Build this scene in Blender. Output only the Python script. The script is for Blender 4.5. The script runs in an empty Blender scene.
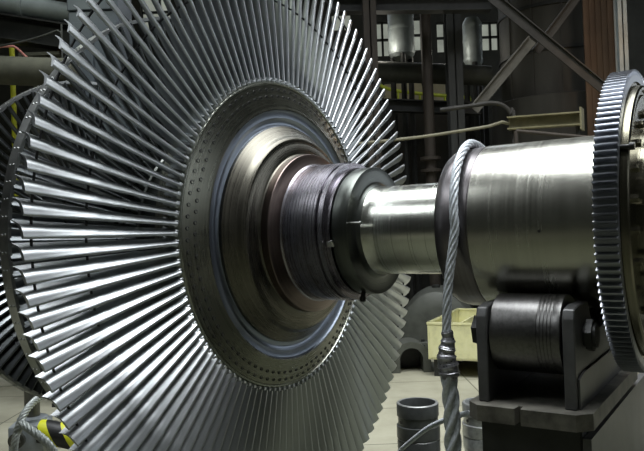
import bpy, bmesh, math, random
from mathutils import Vector, Matrix
random.seed(7)
PI = math.pi
S = 3.64                      # metres per "disc distance"
H = 1.75                      # axis / eye height
F = 700.0                     # focal length in pixels of a 644 px wide frame
sc = bpy.context.scene
COL = sc.collection

# ------------------------------------------------------------------ camera
ROLL, PITCH = math.radians(2.1), 7.0 / 700.0
fw = Vector((0, math.cos(PITCH), math.sin(PITCH)))
up0 = Vector((0, -math.sin(PITCH), math.cos(PITCH)))
rt0 = Vector((1, 0, 0))
rt = rt0 * math.cos(ROLL) - up0 * math.sin(ROLL)
up = rt0 * math.sin(ROLL) + up0 * math.cos(ROLL)
CAM = Vector((0, 0, H))
cd = bpy.data.cameras.new('camera'); cam = bpy.data.objects.new('camera', cd); COL.objects.link(cam)
cd.sensor_width = 36.0; cd.lens = F / 644 * 36.0; cd.clip_end = 200
m = Matrix((rt, up, -fw)).transposed().to_4x4(); m.translation = CAM
cam.matrix_world = m
sc.camera = cam

def W(px, py, Y):
    """point of the hall seen at photo pixel (px,py) whose depth is Y metres"""
    d = rt * (px - 322) + up * (225.5 - py) + fw * F
    return CAM + d * (Y / d.y)
def floor_at(px, Y):
    p = W(px, 300, Y); return Vector((p.x, p.y, 0))

# ------------------------------------------------------------------ materials
def newmat(name):
    mt = bpy.data.materials.new(name); mt.use_nodes = True
    nt = mt.node_tree; b = nt.nodes['Principled BSDF']
    return mt, nt, b
def ramp(nt, fac, stops):
    r = nt.nodes.new('ShaderNodeValToRGB'); e = r.color_ramp.elements
    while len(e) < len(stops): e.new(0.5)
    for k, (p, c) in enumerate(stops):
        e[k].position = p; e[k].color = (*c, 1) if len(c) == 3 else c
    nt.links.new(fac, r.inputs[0]); return r.outputs[0]
def noise(nt, vec, scale, detail=4, rough=.6):
    n = nt.nodes.new('ShaderNodeTexNoise'); n.inputs['Scale'].default_value = scale
    n.inputs['Detail'].default_value = detail; n.inputs['Roughness'].default_value = rough
    nt.links.new(vec, n.inputs['Vector']); return n.outputs['Fac']
def objvec(nt, sx=1, sy=1, sz=1):
    tc = nt.nodes.new('ShaderNodeTexCoord'); mp = nt.nodes.new('ShaderNodeMapping')
    mp.inputs['Scale'].default_value = (sx, sy, sz)
    nt.links.new(tc.outputs['Object'], mp.inputs['Vector']); return mp.outputs['Vector']
def mul(c, k): return tuple(min(1, v * k) for v in c)
def rough_range(nt, b, fac, lo, hi):
    mr = nt.nodes.new('ShaderNodeMapRange'); mr.inputs[3].default_value = lo; mr.inputs[4].default_value = hi
    nt.links.new(fac, mr.inputs[0]); nt.links.new(mr.outputs[0], b.inputs['Roughness'])
def surf(name, col, rough=.6, metal=0.0, var=.25, scale=6, bump=.0, bscale=40, stretch=(1, 1, 1), col2=None):
    mt, nt, b = newmat(name)
    v = objvec(nt, *stretch); n = noise(nt, v, scale)
    c = ramp(nt, n, [(.28, mul(col, 1 - var)), (.5, col), (.75, col2 or mul(col, 1 + var))])
    nt.links.new(c, b.inputs['Base Color'])
    b.inputs['Metallic'].default_value = metal
    rough_range(nt, b, n, max(.05, rough - .1), min(1, rough + .1))
    if bump:
        bp = nt.nodes.new('ShaderNodeBump'); bp.inputs['Strength'].default_value = bump; bp.inputs['Distance'].default_value = .004
        nt.links.new(noise(nt, v, bscale, 5), bp.inputs['Height']); nt.links.new(bp.outputs[0], b.inputs['Normal'])
    return mt
def turned(name, col, rough=.3, var=.3, rings=160, metal=1.0, aniso=.4, patch=None, bump=.15):
    """lathe-turned metal: fine rings about local X, plus cloudy wear"""
    mt, nt, b = newmat(name)
    tc = nt.nodes.new('ShaderNodeTexCoord'); sp = nt.nodes.new('ShaderNodeSeparateXYZ')
    nt.links.new(tc.outputs['Object'], sp.inputs[0])
    cb = nt.nodes.new('ShaderNodeCombineXYZ'); nt.links.new(sp.outputs[1], cb.inputs[1]); nt.links.new(sp.outputs[2], cb.inputs[2])
    ln = nt.nodes.new('ShaderNodeVectorMath'); ln.operation = 'LENGTH'; nt.links.new(cb.outputs[0], ln.inputs[0])
    c2 = nt.nodes.new('ShaderNodeCombineXYZ'); nt.links.new(sp.outputs[0], c2.inputs[0]); nt.links.new(ln.outputs['Value'], c2.inputs[1])
    n1 = noise(nt, c2.outputs[0], rings, 3, .7)
    n2 = noise(nt, tc.outputs['Object'], 4.5, 5, .6)
    mx = nt.nodes.new('ShaderNodeMath'); mx.operation = 'MULTIPLY_ADD'; mx.inputs[1].default_value = .55
    h = nt.nodes.new('ShaderNodeMath'); h.operation = 'MULTIPLY'; h.inputs[1].default_value = .45
    nt.links.new(n2, h.inputs[0]); nt.links.new(n1, mx.inputs[0]); nt.links.new(h.outputs[0], mx.inputs[2])
    c = ramp(nt, mx.outputs[0], [(.3, mul(patch or col, 1 - var)), (.5, col), (.72, mul(col, 1 + var))])
    nt.links.new(c, b.inputs['Base Color']); b.inputs['Metallic'].default_value = metal
    rough_range(nt, b, mx.outputs[0], max(.06, rough - .12), rough + .14)
    b.inputs['Anisotropic'].default_value = aniso
    tg = nt.nodes.new('ShaderNodeTangent'); tg.direction_type = 'RADIAL'; tg.axis = 'X'
    nt.links.new(tg.outputs[0], b.inputs['Tangent'])
    if bump:
        bp = nt.nodes.new('ShaderNodeBump'); bp.inputs['Strength'].default_value = bump; bp.inputs['Distance'].default_value = .002
        nt.links.new(n1, bp.inputs['Height']); nt.links.new(bp.outputs[0], b.inputs['Normal'])
    return mt
def emis(name, col, strength):
    mt, nt, b = newmat(name)
    v = objvec(nt); c = ramp(nt, noise(nt, v, 1.6), [(.3, mul(col, .55)), (.7, col)])
    nt.links.new(c, b.inputs['Emission Color']); b.inputs['Emission Strength'].default_value = strength
    b.inputs['Base Color'].default_value = (*mul(col, .3), 1); return mt

M = dict(
    disc=turned('turned_disc_steel', (.225, .227, .187), .27, .25, 140, aniso=.6),
    web=turned('turned_web_steel', (.135, .127, .105), .27, .35, 140, aniso=.65),
    lip=turned('bright_lip_steel', (.42, .43, .37), .27, .2, 140, aniso=.2),
    groove=turned('bluish_groove_steel', (.27, .305, .36), .40, .15, 90, aniso=.2),
    gland=turned('heat_tinted_gland_steel', (.33, .315, .345), .26, .5, 260, patch=(.25, .17, .15)),
    flange=turned('reddish_flange_steel', (.19, .15, .135), .32, .3, 120),
    collar=turned('dark_collar_steel', (.10, .107, .098), .30, .2, 120),
    shaft=turned('bright_shaft_steel', (.66, .67, .61), .20, .16, 120, aniso=.5),
    journal=turned('journal_steel', (.48, .475, .42), .24, .22, 60, aniso=.25, bump=.04),
    jcollar=turned('purple_tinted_journal_end', (.20, .185, .19), .30, .25, 90),
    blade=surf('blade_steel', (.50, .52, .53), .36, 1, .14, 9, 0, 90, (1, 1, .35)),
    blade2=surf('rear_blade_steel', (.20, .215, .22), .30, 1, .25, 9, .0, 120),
    band=surf('shroud_steel', (.42, .43, .42), .38, 1, .25, 14),
    wire=surf('dark_wire_steel', (.05, .05, .05), .5, .6, .2, 20),
    gear=surf('gear_steel', (.32, .335, .37), .34, .9, .15, 14),
    gearface=turned('gear_face_steel', (.17, .16, .12), .22, .3, 110),
    bright=surf('bright_steel', (.7, .7, .68), .3, 1, .15, 30),
    dark=surf('dark_painted_steel', (.030, .031, .029), .48, .25, .3, 9, .15, 60),
    plate=surf('worn_grey_plate', (.115, .116, .115), .45, .5, .4, 7, .12, 50),
    platetop=surf('dusty_plate', (.14, .134, .112), .6, .3, .5, 16, .2, 60),
    roller=turned('roller_steel', (.15, .147, .143), .32, .35, 70, aniso=.3),
    rope=surf('galvanised_rope', (.62, .66, .70), .45, .25, .3, 60),
    tape=surf('silver_wrap', (.40, .40, .42), .30, .8, .5, 55, .8, 45),
    rope2=surf('grey_rope', (.42, .45, .43), .5, .5, .3, 60),
    cup=surf('black_phosphate_ring', (.085, .09, .088), .42, .5, .3, 12, .06, 60),
    cuprim=surf('worn_ring_edge', (.40, .41, .40), .4, .7, .3, 30),
    crate=surf('pale_yellow_paint', (.74, .72, .40), .55, 0, .2, 8, .1, 40, col2=(.80, .78, .50)),
    cratein=surf('dark_crate_inside', (.05, .05, .045), .8, 0, .3, 8),  # near-black tone for the crate inside, on no part
    casing=surf('olive_grey_casting', (.095, .10, .085), .55, .25, .25, 6, .15, 40),
    block=surf('grey_block_paint', (.33, .36, .38), .45, .3, .2, 9, .08, 40),
    post=surf('oiled_post_steel', (.14, .14, .12), .4, .6, .3, 14),
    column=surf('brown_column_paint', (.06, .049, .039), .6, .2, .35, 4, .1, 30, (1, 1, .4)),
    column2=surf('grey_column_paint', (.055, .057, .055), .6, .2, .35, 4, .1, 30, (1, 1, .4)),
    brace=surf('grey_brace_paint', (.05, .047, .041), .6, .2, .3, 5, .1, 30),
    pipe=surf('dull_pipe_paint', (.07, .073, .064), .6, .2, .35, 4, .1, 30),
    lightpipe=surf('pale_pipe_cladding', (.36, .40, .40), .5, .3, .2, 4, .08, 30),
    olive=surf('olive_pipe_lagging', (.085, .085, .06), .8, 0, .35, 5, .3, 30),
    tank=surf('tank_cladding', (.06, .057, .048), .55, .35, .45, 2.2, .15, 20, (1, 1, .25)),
    umber=surf('brown_cladding', (.12, .073, .042), .65, .2, .45, 3, .15, 24, (1, 1, .3)),
    brace2=surf('pale_brace_paint', (.115, .108, .088), .6, .2, .3, 5, .1, 30),
    tan=surf('tan_paint', (.22, .20, .11), .55, .1, .25, 7, .1, 30),
    cabinet=surf('blue_grey_enamel', (.085, .10, .115), .45, .1, .12, 3, .03, 30),
    yellow=surf('yellow_paint', (.72, .74, .05), .5, 0, .12, 9),
    lime=surf('lime_rail_paint', (.55, .66, .06), .5, 0, .15, 9),
    pink=surf('pink_hose', (.62, .26, .22), .5, 0, .15, 9),
    orange=surf('orange_paint', (.7, .27, .05), .5, 0, .15, 9),
    hose=surf('khaki_hose', (.22, .205, .14), .6, 0, .2, 12),
    beige=surf('beige_sheet', (.55, .50, .36), .6, 0, .2, 3),
    mat=surf('added_dark_plate', (.105, .108, .07), .6, .1, .3, 5, .1, 30),  # dark tone of the plate added under the rotor
    wall=surf('dark_wall', (.075, .075, .065), .85, 0, .4, 1.4, .2, 12),  # dark wall tone, mottled at random
    kerb=surf('pale_kerb', (.50, .49, .41), .8, 0, .2, 5, .2, 30),
)
# hazard stripes (yellow / black) wound round the tube
mt, nt, b = newmat('hazard_stripes')
tc = nt.nodes.new('ShaderNodeTexCoord'); dt = nt.nodes.new('ShaderNodeVectorMath'); dt.operation = 'DOT_PRODUCT'
dt.inputs[1].default_value = (1, 0, .45); nt.links.new(tc.outputs['Object'], dt.inputs[0])
m1 = nt.nodes.new('ShaderNodeMath'); m1.operation = 'MULTIPLY_ADD'; m1.inputs[1].default_value = 1 / .172; m1.inputs[2].default_value = -.30; nt.links.new(dt.outputs['Value'], m1.inputs[0])
m2 = nt.nodes.new('ShaderNodeMath'); m2.operation = 'FRACT'; nt.links.new(m1.outputs[0], m2.inputs[0])
nt.links.new(ramp(nt, m2.outputs[0], [(.0, (.74, .76, .03)), (.41, (.74, .76, .03)), (.42, (.015, .015, .015)), (1, (.015, .015, .015))]), b.inputs['Base Color'])
b.inputs['Roughness'].default_value = .45; M['hazard'] = mt
# concrete floor: stains and slab joints
mt, nt, b = newmat('concrete_floor')
v = objvec(nt); n = noise(nt, v, 1.1, 8, .65)
c = ramp(nt, n, [(.25, (.23, .22, .16)), (.5, (.35, .337, .25)), (.75, (.44, .425, .33))])
br = nt.nodes.new('ShaderNodeTexBrick'); br.inputs['Scale'].default_value = 1.0
br.offset = 0; br.inputs['Brick Width'].default_value = 1.6; br.inputs['Row Height'].default_value = 1.15
br.inputs['Mortar Size'].default_value = .008; br.inputs['Color1'].default_value = (1, 1, 1, 1); br.inputs['Color2'].default_value = (.93, .93, .93, 1); br.inputs['Mortar'].default_value = (.35, .35, .33, 1)
nt.links.new(v, br.inputs['Vector'])
mm = nt.nodes.new('ShaderNodeMixRGB'); mm.blend_type = 'MULTIPLY'; mm.inputs[0].default_value = 1
nt.links.new(c, mm.inputs[1]); nt.links.new(br.outputs[0], mm.inputs[2]); nt.links.new(mm.outputs[0], b.inputs['Base Color'])
b.inputs['Roughness'].default_value = .8; M['floor'] = mt

# ------------------------------------------------------------------ mesh helpers
def obj(name, bm, mat, parent=None, smooth=True, kind=None, label=None, angle=35):
    me = bpy.data.meshes.new(name)
    bmesh.ops.recalc_face_normals(bm, faces=bm.faces[:])
    bm.to_mesh(me); bm.free()
    for p in me.polygons: p.use_smooth = smooth
    if smooth:
        try: me.set_sharp_from_angle(angle=math.radians(angle))
        except Exception: pass
    for k in (mat if isinstance(mat, (list, tuple)) else [mat]): me.materials.append(k)
    o = bpy.data.objects.new(name, me); COL.objects.link(o)
    if parent: o.parent = parent
    if kind: o['kind'] = kind
    if label: o['label'] = label
    return o
def link(name, me, parent):
    o = bpy.data.objects.new(name, me); COL.objects.link(o); o.parent = parent; return o
def tag(o, label, cat, group=None):
    o['label'] = label; o['category'] = cat
    if group: o['group'] = group
    return o
def thing(name, label, cat, loc=(0, 0, 0), rz=0, group=None):
    o = bpy.data.objects.new(name, None); COL.objects.link(o); o.empty_display_size = .1
    o.location = loc; o.rotation_euler = (0, 0, rz)
    return tag(o, label, cat, group)
def seat_world(o, origin):
    """put a mesh object's origin at a point of the hall without moving its shape"""
    o.data.transform(Matrix.Translation(-Vector(origin))); o.location = origin; return o

def box(bm, c, s, rot=None, bev=0):
    r = bmesh.ops.create_cube(bm, size=1.0)
    vs = r['verts']
    mt = Matrix.Translation(Vector(c)) @ (rot.to_4x4() if rot else Matrix.Identity(4)) @ Matrix.Diagonal((*s, 1))
    bmesh.ops.transform(bm, matrix=mt, verts=vs)
    if bev:
        es = list({e for v_ in vs for e in v_.link_edges})
        bmesh.ops.bevel(bm, geom=es, offset=bev, segments=2, affect='EDGES', profile=.5)
def lathe(bm, prof, n=96, closed=False):
    """revolve (x,r) pairs about local X"""
    rings = []
    for x, r in prof:
        if r < 1e-6: rings.append([bm.verts.new((x, 0, 0))])
        else: rings.append([bm.verts.new((x, r * math.cos(2 * PI * k / n), r * math.sin(2 * PI * k / n))) for k in range(n)])
    seq = list(zip(rings, rings[1:])) + ([(rings[-1], rings[0])] if closed else [])
    for a, b_ in seq:
        for k in range(n):
            j = (k + 1) % n
            if len(a) == 1 and len(b_) == 1: continue
            if len(a) == 1: bm.faces.new((a[0], b_[k], b_[j]))
            elif len(b_) == 1: bm.faces.new((a[k], a[j], b_[0]))
            else: bm.faces.new((a[k], a[j], b_[j], b_[k]))
    return bm
def lathe_z(bm, prof, n=48, c=(0, 0, 0), closed=False):
    t = bmesh.new(); lathe(t, prof, n, closed)
    t.transform(Matrix.Translation(Vector(c)) @ Matrix.Rotation(-PI / 2, 4, 'Y'))
    me = bpy.data.meshes.new('tmp'); t.to_mesh(me); t.free(); bm.from_mesh(me); bpy.data.meshes.remove(me)
    return bm
def frames(pts):
    out = []; prev = None
    for i in range(len(pts)):
        a = pts[max(i - 1, 0)]; b_ = pts[min(i + 1, len(pts) - 1)]
        t = (b_ - a).normalized()
        if prev is None:
            n = t.orthogonal().normalized()
        else:
            n = (prev - t * prev.dot(t)).normalized()
        prev = n; out.append((t, n, t.cross(n)))
    return out
def tube(bm, pts, r, n=10, cap=True):
    pts = [Vector(p) for p in pts]; fr = frames(pts); rings = []
    for i, (p, (t, a, b_)) in enumerate(zip(pts, fr)):
        rr = r[i] if isinstance(r, (list, tuple)) else r
        rings.append([bm.verts.new(p + (a * math.cos(2 * PI * k / n) + b_ * math.sin(2 * PI * k / n)) * rr) for k in range(n)])
    for a, b_ in zip(rings, rings[1:]):
        for k in range(n):
            bm.faces.new((a[k], a[(k + 1) % n], b_[(k + 1) % n], b_[k]))
    if cap:
        bm.faces.new(rings[0][::-1]); bm.faces.new(rings[-1])
    return bm
def spline(pts, step):
    """Catmull-Rom resample"""
    pts = [Vector(p) for p in pts]; P = [pts[0] * 2 - pts[1]] + pts + [pts[-1] * 2 - pts[-2]]
    out = []
    for i in range(1, len(P) - 2):
        p0, p1, p2, p3 = P[i - 1:i + 3]
        k = max(1, int((p2 - p1).length / step))
        for j in range(k):
            t = j / k
            out.append(.5 * ((2 * p1) + (p2 - p0) * t + (2 * p0 - 5 * p1 + 4 * p2 - p3) * t * t + (3 * p1 - p0 - 3 * p2 + p3) * t ** 3))
    out.append(pts[-1]); return out
def rope(bm, path, r, lobes=6, pitch=.12, step=.008, sub=5, depth=.22):
    """laid wire rope: a lobed section that twists along its path"""
    pts = spline(path, step); fr = frames(pts); n = lobes * sub; rings = []; s = 0
    for i, (p, (t, a, b_)) in enumerate(zip(pts, fr)):
        if i: s += (pts[i] - pts[i - 1]).length
        tw = 2 * PI * s / pitch; ring = []
        for k in range(n):
            ang = 2 * PI * k / n
            rr = r * (1 - depth * (1 - abs(math.sin(ang * lobes / 2))))
            ring.append(bm.verts.new(p + (a * math.cos(ang + tw) + b_ * math.sin(ang + tw)) * rr))
        rings.append(ring)
    for a, b_ in zip(rings, rings[1:]):
        for k in range(n):
            bm.faces.new((a[k], a[(k + 1) % n], b_[(k + 1) % n], b_[k]))
    bm.faces.new(rings[0][::-1]); bm.faces.new(rings[-1]); return bm
def prism(bm, poly, d0, d1, plane):
    """extrude a polygon; plane maps (a,b,d) to a Vector"""
    lo = [bm.verts.new(plane(a, b_, d0)) for a, b_ in poly]; hi = [bm.verts.new(plane(a, b_, d1)) for a, b_ in poly]
    bm.faces.new(lo[::-1]); bm.faces.new(hi); n = len(poly)
    for k in range(n): bm.faces.new((lo[k], lo[(k + 1) % n], hi[(k + 1) % n], hi[k]))
def cyl(bm, p0, p1, r, n=24): tube(bm, [Vector(p0), Vector(p1)], r, n)
def ibeam(bm, p0, p1, w, d, tk, side):
    """H-section between two points; side = direction of the web depth"""
    p0, p1 = Vector(p0), Vector(p1); t = (p1 - p0).normalized(); sd = (Vector(side) - t * t.dot(Vector(side))).normalized(); e = t.cross(sd)
    R = Matrix((e, sd, t)).transposed(); L = (p1 - p0).length; c = (p0 + p1) / 2
    box(bm, c, (tk, d, L), R)
    for s in (-1, 1): box(bm, c + sd * s * (d / 2 - tk / 2), (w, tk, L), R)

# ------------------------------------------------------------------ the rotor
A = Vector((.84, -.5426, 0)).normalized(); Ud = Vector((-A.y, A.x, 0))   # axis, in-disc horizontal
D0 = Vector((-.0516 * S, S, H))
RZ = math.atan2(A.y, A.x)
def R_(t, u, z): return D0 + A * (t * S) + Ud * (u * S) + Vector((0, 0, z * S))   # rotor frame -> hall, in disc units

rotor = thing('turbine_rotor', 'large steel steam turbine rotor with fanned blade wheels, turned shaft and toothed gear wheel', 'rotor', D0, RZ)
def P(prof): return [(x * S, r * S) for x, r in prof]

# front wheel disc
bm = lathe(bmesh.new(), P([(-.036, .10), (-.036, .214), (-.0345, .2195), (-.014, .2195), (-.0135, .2190), (-.0004, .2114), (-.0002, .2108), (.0010, .2105), (.0112, .1785), (.0122, .1765), (.0118, .1750)]), 192)
wheel = obj('wheel_disc', bm, M['disc'], rotor)
bm = lathe(bmesh.new(), P([(.0118, .1750), (.0092, .1738), (.0085, .1728), (.0085, .164), (.0060, .1605), (.0050, .158), (.0055, .1535), (.0065, .152)]), 160)
obj('groove_wall', bm, M['groove'], wheel, label='bluish groove round the disc')
bm = lathe(bmesh.new(), P([(.0065, .152), (.0110, .1518), (.0210, .1395), (.0235, .1372), (.0275, .1355), (.0310, .1335), (.0332, .130), (.0345, .124), (.0360, .112), (.0375, .1095), (.040, .108), (.040, .09)]), 160)
obj('disc_web', bm, M['web'], wheel)
bm = lathe(bmesh.new(), P([(-.0120, .2186), (-.0105, .2190), (-.0010, .2150), (.0016, .2134), (.0020, .2124), (.0012, .2117), (-.0010, .2112)]), 192)
obj('rim_lip', bm, M['lip'], wheel)
# two staggered rows of locking pins on the rim face
def pin_bm():
    return lathe(bmesh.new(), P([(-.002, .0027), (.0005, .0027), (.0008, .0019), (-.0006, .0015), (-.0006, 0)]), 10)
pin0 = None; rest = bmesh.new()
for k in range(180):
    r = (.2035, .1935)[k % 2]; t0 = .0004 + (.2125 - r) * .318; a = 2 * PI * (k + .5) / 180
    pos = Vector((t0 * S, r * S * math.cos(a), r * S * math.sin(a)))
    if 40 <= k < 140:
        if pin0 is None: o = pin0 = obj('locking_pin', pin_bm(), M['wire'], wheel)
        else: o = link('locking_pin', pin0.data, wheel)
        o.location = pos
    else:
        t_ = pin_bm(); t_.transform(Matrix.Translation(pos))
        me = bpy.data.meshes.new('t'); t_.to_mesh(me); t_.free(); rest.from_mesh(me); bpy.data.meshes.remove(me)
obj('locking_pin_row', rest, M['wire'], wheel, kind='stuff')

# blades -----------------------------------------------------------
def blade_bm(r0, r1, c0, c1, g0, g1, th0, th1, cam0, cam1, xc, bosses=(), ear=0, ns=22, nc=9, root=True):
    """twisted aerofoil along +Z of the rotor frame (chord in X/Y), with swellings where the wires pass"""
    bm = bmesh.new(); rings = []
    for i in range(ns + 1):
        q = i / ns; r = r0 + (r1 - r0) * q
        c = c0 + (c1 - c0) * q; g = math.radians(g0 + (g1 - g0) * q ** 1.15); th = th0 + (th1 - th0) * q ** .7; cm = cam0 + (cam1 - cam0) * q
        bs = sum(k * math.exp(-((r - b_) / .0042) ** 2) for b_, k in bosses)
        th *= 1 + bs
        ch = Vector((math.cos(g), -math.sin(g))); nn = Vector((math.sin(g), math.cos(g)))
        ring = []
        def half(f): return .5 * th * (.80 + .20 * math.sin(PI * min(1, f * 2.2 + .1))) * (1 - max(0, f - .35) / .65 * .78)
        def camb(f): return cm * c * math.sin(PI * f)
        pts = [(.5 - k / nc, camb(k / nc) + half(k / nc)) for k in range(nc + 1)]
        pts += [(.5 - k / nc, camb(k / nc) - half(k / nc)) for k in range(nc, -1, -1)]
        h0 = half(0)
        pts += [(.5 + h0 / c * math.sin(a_), -h0 * math.cos(a_)) for a_ in (.5, 1.05, 1.57, 2.09, 2.64)]
        for s, d in pts:
            p = ch * (s * c) + nn * d
            rr = r
            if ear and q == 1: rr = r + ear * max(0, -s * 2) ** 2
            # blades sit on a cylinder: bend the flat section round the axis
            ring.append(bm.verts.new(((xc + p.x) * S, p.y * S, math.sqrt(max(rr * rr - p.y * p.y, 0)) * S)))
        rings.append(ring)
    n = len(rings[0])
    for a, b_ in zip(rings, rings[1:]):
        for k in range(n): bm.faces.new((a[k], a[(k + 1) % n], b_[(k + 1) % n], b_[k]))
    bm.faces.new(rings[0][::-1]); bm.faces.new(rings[-1])
    if root: box(bm, (xc * S, 0, (r0 - .001) * S), (c0 * .9 * S, .0085 * S, .006 * S), Matrix.Rotation(math.radians(-g0), 3, 'Z'), .004)
    return bm
NB = 120
WR1, WR2 = .338, .4015
b0 = obj('blade', blade_bm(.2190, .4150, .025, .0215, 14, 49, .0050, .0042, .09, .13, -.0105, ((WR1, .6), (WR2, .5)), .003), M['blade'], wheel, angle=50)
bmesh_me = b0.data
STUFF = set()      # blades of the front wheel that show least, kept together
rest = bmesh.new(); first = True
HIDE = set(range(-10, 10))
for k in range(NB):
    ang = 2 * PI * (k + .35) / NB                     # 0 = far right (+u), 90 = top
    kk = k if k < NB / 2 else k - NB
    if kk in HIDE:
        t_ = bmesh.new(); t_.from_mesh(bmesh_me); t_.transform(Matrix.Rotation(ang - PI / 2, 4, 'X'))
        me = bpy.data.meshes.new('t'); t_.to_mesh(me); t_.free(); rest.from_mesh(me); bpy.data.meshes.remove(me)
        continue
    o = b0 if first else link('blade', bmesh_me, wheel); first = False
    o.rotation_euler = (ang - PI / 2, 0, 0)
for f in rest.faces: f.smooth = True
ro = obj('blade_row', rest, M['blade'], wheel, kind='stuff', angle=50)
def ring_tube(r, x, rad, n=240, m_=8):
    bm = bmesh.new()
    return lathe(bm, [(x * S + rad * S * math.cos(2 * PI * k / m_), r * S + rad * S * math.sin(2 * PI * k / m_)) for k in range(m_)], n, True)
obj('tie_wire', ring_tube(WR1, -.010, .0014), M['wire'], wheel)
obj('tie_wire', ring_tube(WR2, -.010, .0014), M['wire'], wheel)

# wheels behind ------------------------------------------------------
def rear_wheel(t, r0, r1, n, bw, vis, count_name):
    bm = lathe(bmesh.new(), P([(t - .03, .10), (t - .022, r0 - .002), (t + .018, r0 - .002), (t + .020, r0 - .004), (t + .02, .10)]), 128)
    wd = obj('wheel_disc', bm, M['collar'], rotor)
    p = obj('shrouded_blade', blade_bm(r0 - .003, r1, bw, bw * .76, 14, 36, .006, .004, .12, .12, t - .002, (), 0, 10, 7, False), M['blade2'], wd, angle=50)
    me0 = p.data; first = True; rest = bmesh.new()
    for k in range(n):
        deg = 360 * (k + .5) / n
        if vis(deg):
            o = p if first else link('shrouded_blade', me0, wd); first = False
            o.rotation_euler = (math.radians(deg) - PI / 2, 0, 0)
        else:
            t_ = bmesh.new(); t_.from_mesh(me0); t_.transform(Matrix.Rotation(math.radians(deg) - PI / 2, 4, 'X'))
            me = bpy.data.meshes.new('t'); t_.to_mesh(me); t_.free(); rest.from_mesh(me); bpy.data.meshes.remove(me)
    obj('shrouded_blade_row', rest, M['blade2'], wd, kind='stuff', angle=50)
    x0, x1 = t - .008, t + .008
    bm = lathe(bmesh.new(), P([(x0, r1 - .002), (x0, r1 + .0025), (x1, r1 + .0025), (x1, r1 - .002)]), 200, True)
    obj('shroud_band', bm, M['band'], wd)
    bm = bmesh.new()
    for k in range(n):
        a = 2 * PI * (k + .5) / n
        for dx in (.3, .7):
            t_ = bmesh.new(); lathe(t_, P([(0, .0016), (.0012, .0013), (.0016, 0)]), 8)
            t_.transform(Matrix.Rotation(a, 4, 'X') @ Matrix.Translation(((x0 + (x1 - x0) * dx) * S, (r1 + .0024) * S, 0)) @ Matrix.Rotation(PI / 2, 4, 'Z'))
            me = bpy.data.meshes.new('t'); t_.to_mesh(me); t_.free(); bm.from_mesh(me); bpy.data.meshes.remove(me)
    obj('rivet_rows', bm, M['band'], wd, kind='stuff')
    return wd
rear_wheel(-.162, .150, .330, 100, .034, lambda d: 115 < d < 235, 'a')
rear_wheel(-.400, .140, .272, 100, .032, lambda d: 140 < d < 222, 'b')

# shaft pieces ---------------------------------------------------------
bm = lathe(bmesh.new(), P([(-.62, 0), (-.62, .09), (-.45, .10), (-.40, .14), (-.03, .14), (-.03, .10)]), 96)
obj('rotor_drum', bm, M['collar'], rotor)
bm = lathe(bmesh.new(), P([(.037, .10), (.037, .1075), (.0385, .1088), (.0495, .1092), (.0505, .1085), (.0510, .107), (.0575, .0948), (.0575, .09)]), 144)
obj('reddish_flange', bm, M['flange'], rotor)
pf = [(.056, .0935), (.058, .0945)]
x = .060
while x < .106:
    pf += [(x, .0925), (x + .0028, .0925), (x + .0030, .0916), (x + .0040, .0916), (x + .0042, .0920)]; x += .0046
pf += [(.108, .0915), (.1085, .088), (.112, .088), (.1125, .091), (.119, .091), (.1195, .084), (.126, .084), (.126, .06)]
obj('gland_sleeve', lathe(bmesh.new(), P(pf), 144), M['gland'], rotor)
bm = lathe(bmesh.new(), P([(.124, .07), (.1265, .0805), (.1275, .0815), (.130, .0815), (.1305, .0832), (.1485, .0832), (.1495, .0825), (.1495, .064), (.151, .0615), (.155, .0585), (.155, .05)]), 144)
collar = obj('collar', bm, M['collar'], rotor)
# clip, pin and hanging stud on the collar
def surf_pt(t, r, deg): a = math.radians(deg); return Vector((t * S, r * S * math.cos(a), r * S * math.sin(a)))
def rotx(deg): return Matrix.Rotation(math.radians(deg), 3, 'X')
bm = bmesh.new(); p = surf_pt(.127, .0845, 190)
box(bm, p, (.035, .012, .026), rotx(190) @ Matrix.Rotation(.25, 3, 'X'), .003)
box(bm, p + Vector((.012, -.012, .012)), (.012, .02, .01), rotx(190), .002)
obj('locking_clip', bm, M['bright'], collar, label='small bright clip')
bm = bmesh.new(); lathe(bm, [(0, 0), (0, .005), (.05, .005), (.052, .008), (.06, .008), (.06, 0)], 12)
bm.transform(Matrix.Translation(surf_pt(.1485, .073, 172)))
obj('locking_pin', bm, M['bright'], collar, label='short bright pin')
bm = bmesh.new(); cyl(bm, surf_pt(.14, .082, 250), surf_pt(.14, .096, 250), .011, 14)
cyl(bm, surf_pt(.14, .09, 250), surf_pt(.14, .095, 250), .016, 6)
obj('stud', bm, M['dark'], collar)
pf = [(.150, .0615), (.1515, .0595), (.156, .0572)]
for q in (.172, .176, .196, .218, .222, .240, .258): pf += [(q, .0568), (q + .0002, .0563), (q + .0012, .0563), (q + .0014, .0568)]
pf += [(.262, .0572), (.268, .060)]
obj('shaft', lathe(bmesh.new(), P(pf), 144), M['shaft'], rotor)
bm = lathe(bmesh.new(), P([(.266, .05), (.266, .085), (.2675, .0892), (.271, .0918), (.280, .0938), (.304, .0950), (.3063, .0950), (.3068, .0943), (.3078, .0943)]), 160)
obj('journal_end_collar', bm, M['jcollar'], rotor)
bm = lathe(bmesh.new(), P([(.3075, .0943), (.3082, .0952), (.405, .0952), (.457, .0952)]), 160)
jr = obj('journal', bm, M['journal'], rotor)
bm = bmesh.new(); lathe(bm, [(0, .006), (.002, .006), (.0025, 0)], 12)
bm.transform(Matrix.Translation(surf_pt(.385, .0953, 184)) @ Matrix.Rotation(math.radians(184), 4, 'X') @ Matrix.Rotation(PI / 2, 4, 'Z') )
obj('plug', bm, M['wire'], jr)
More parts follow.
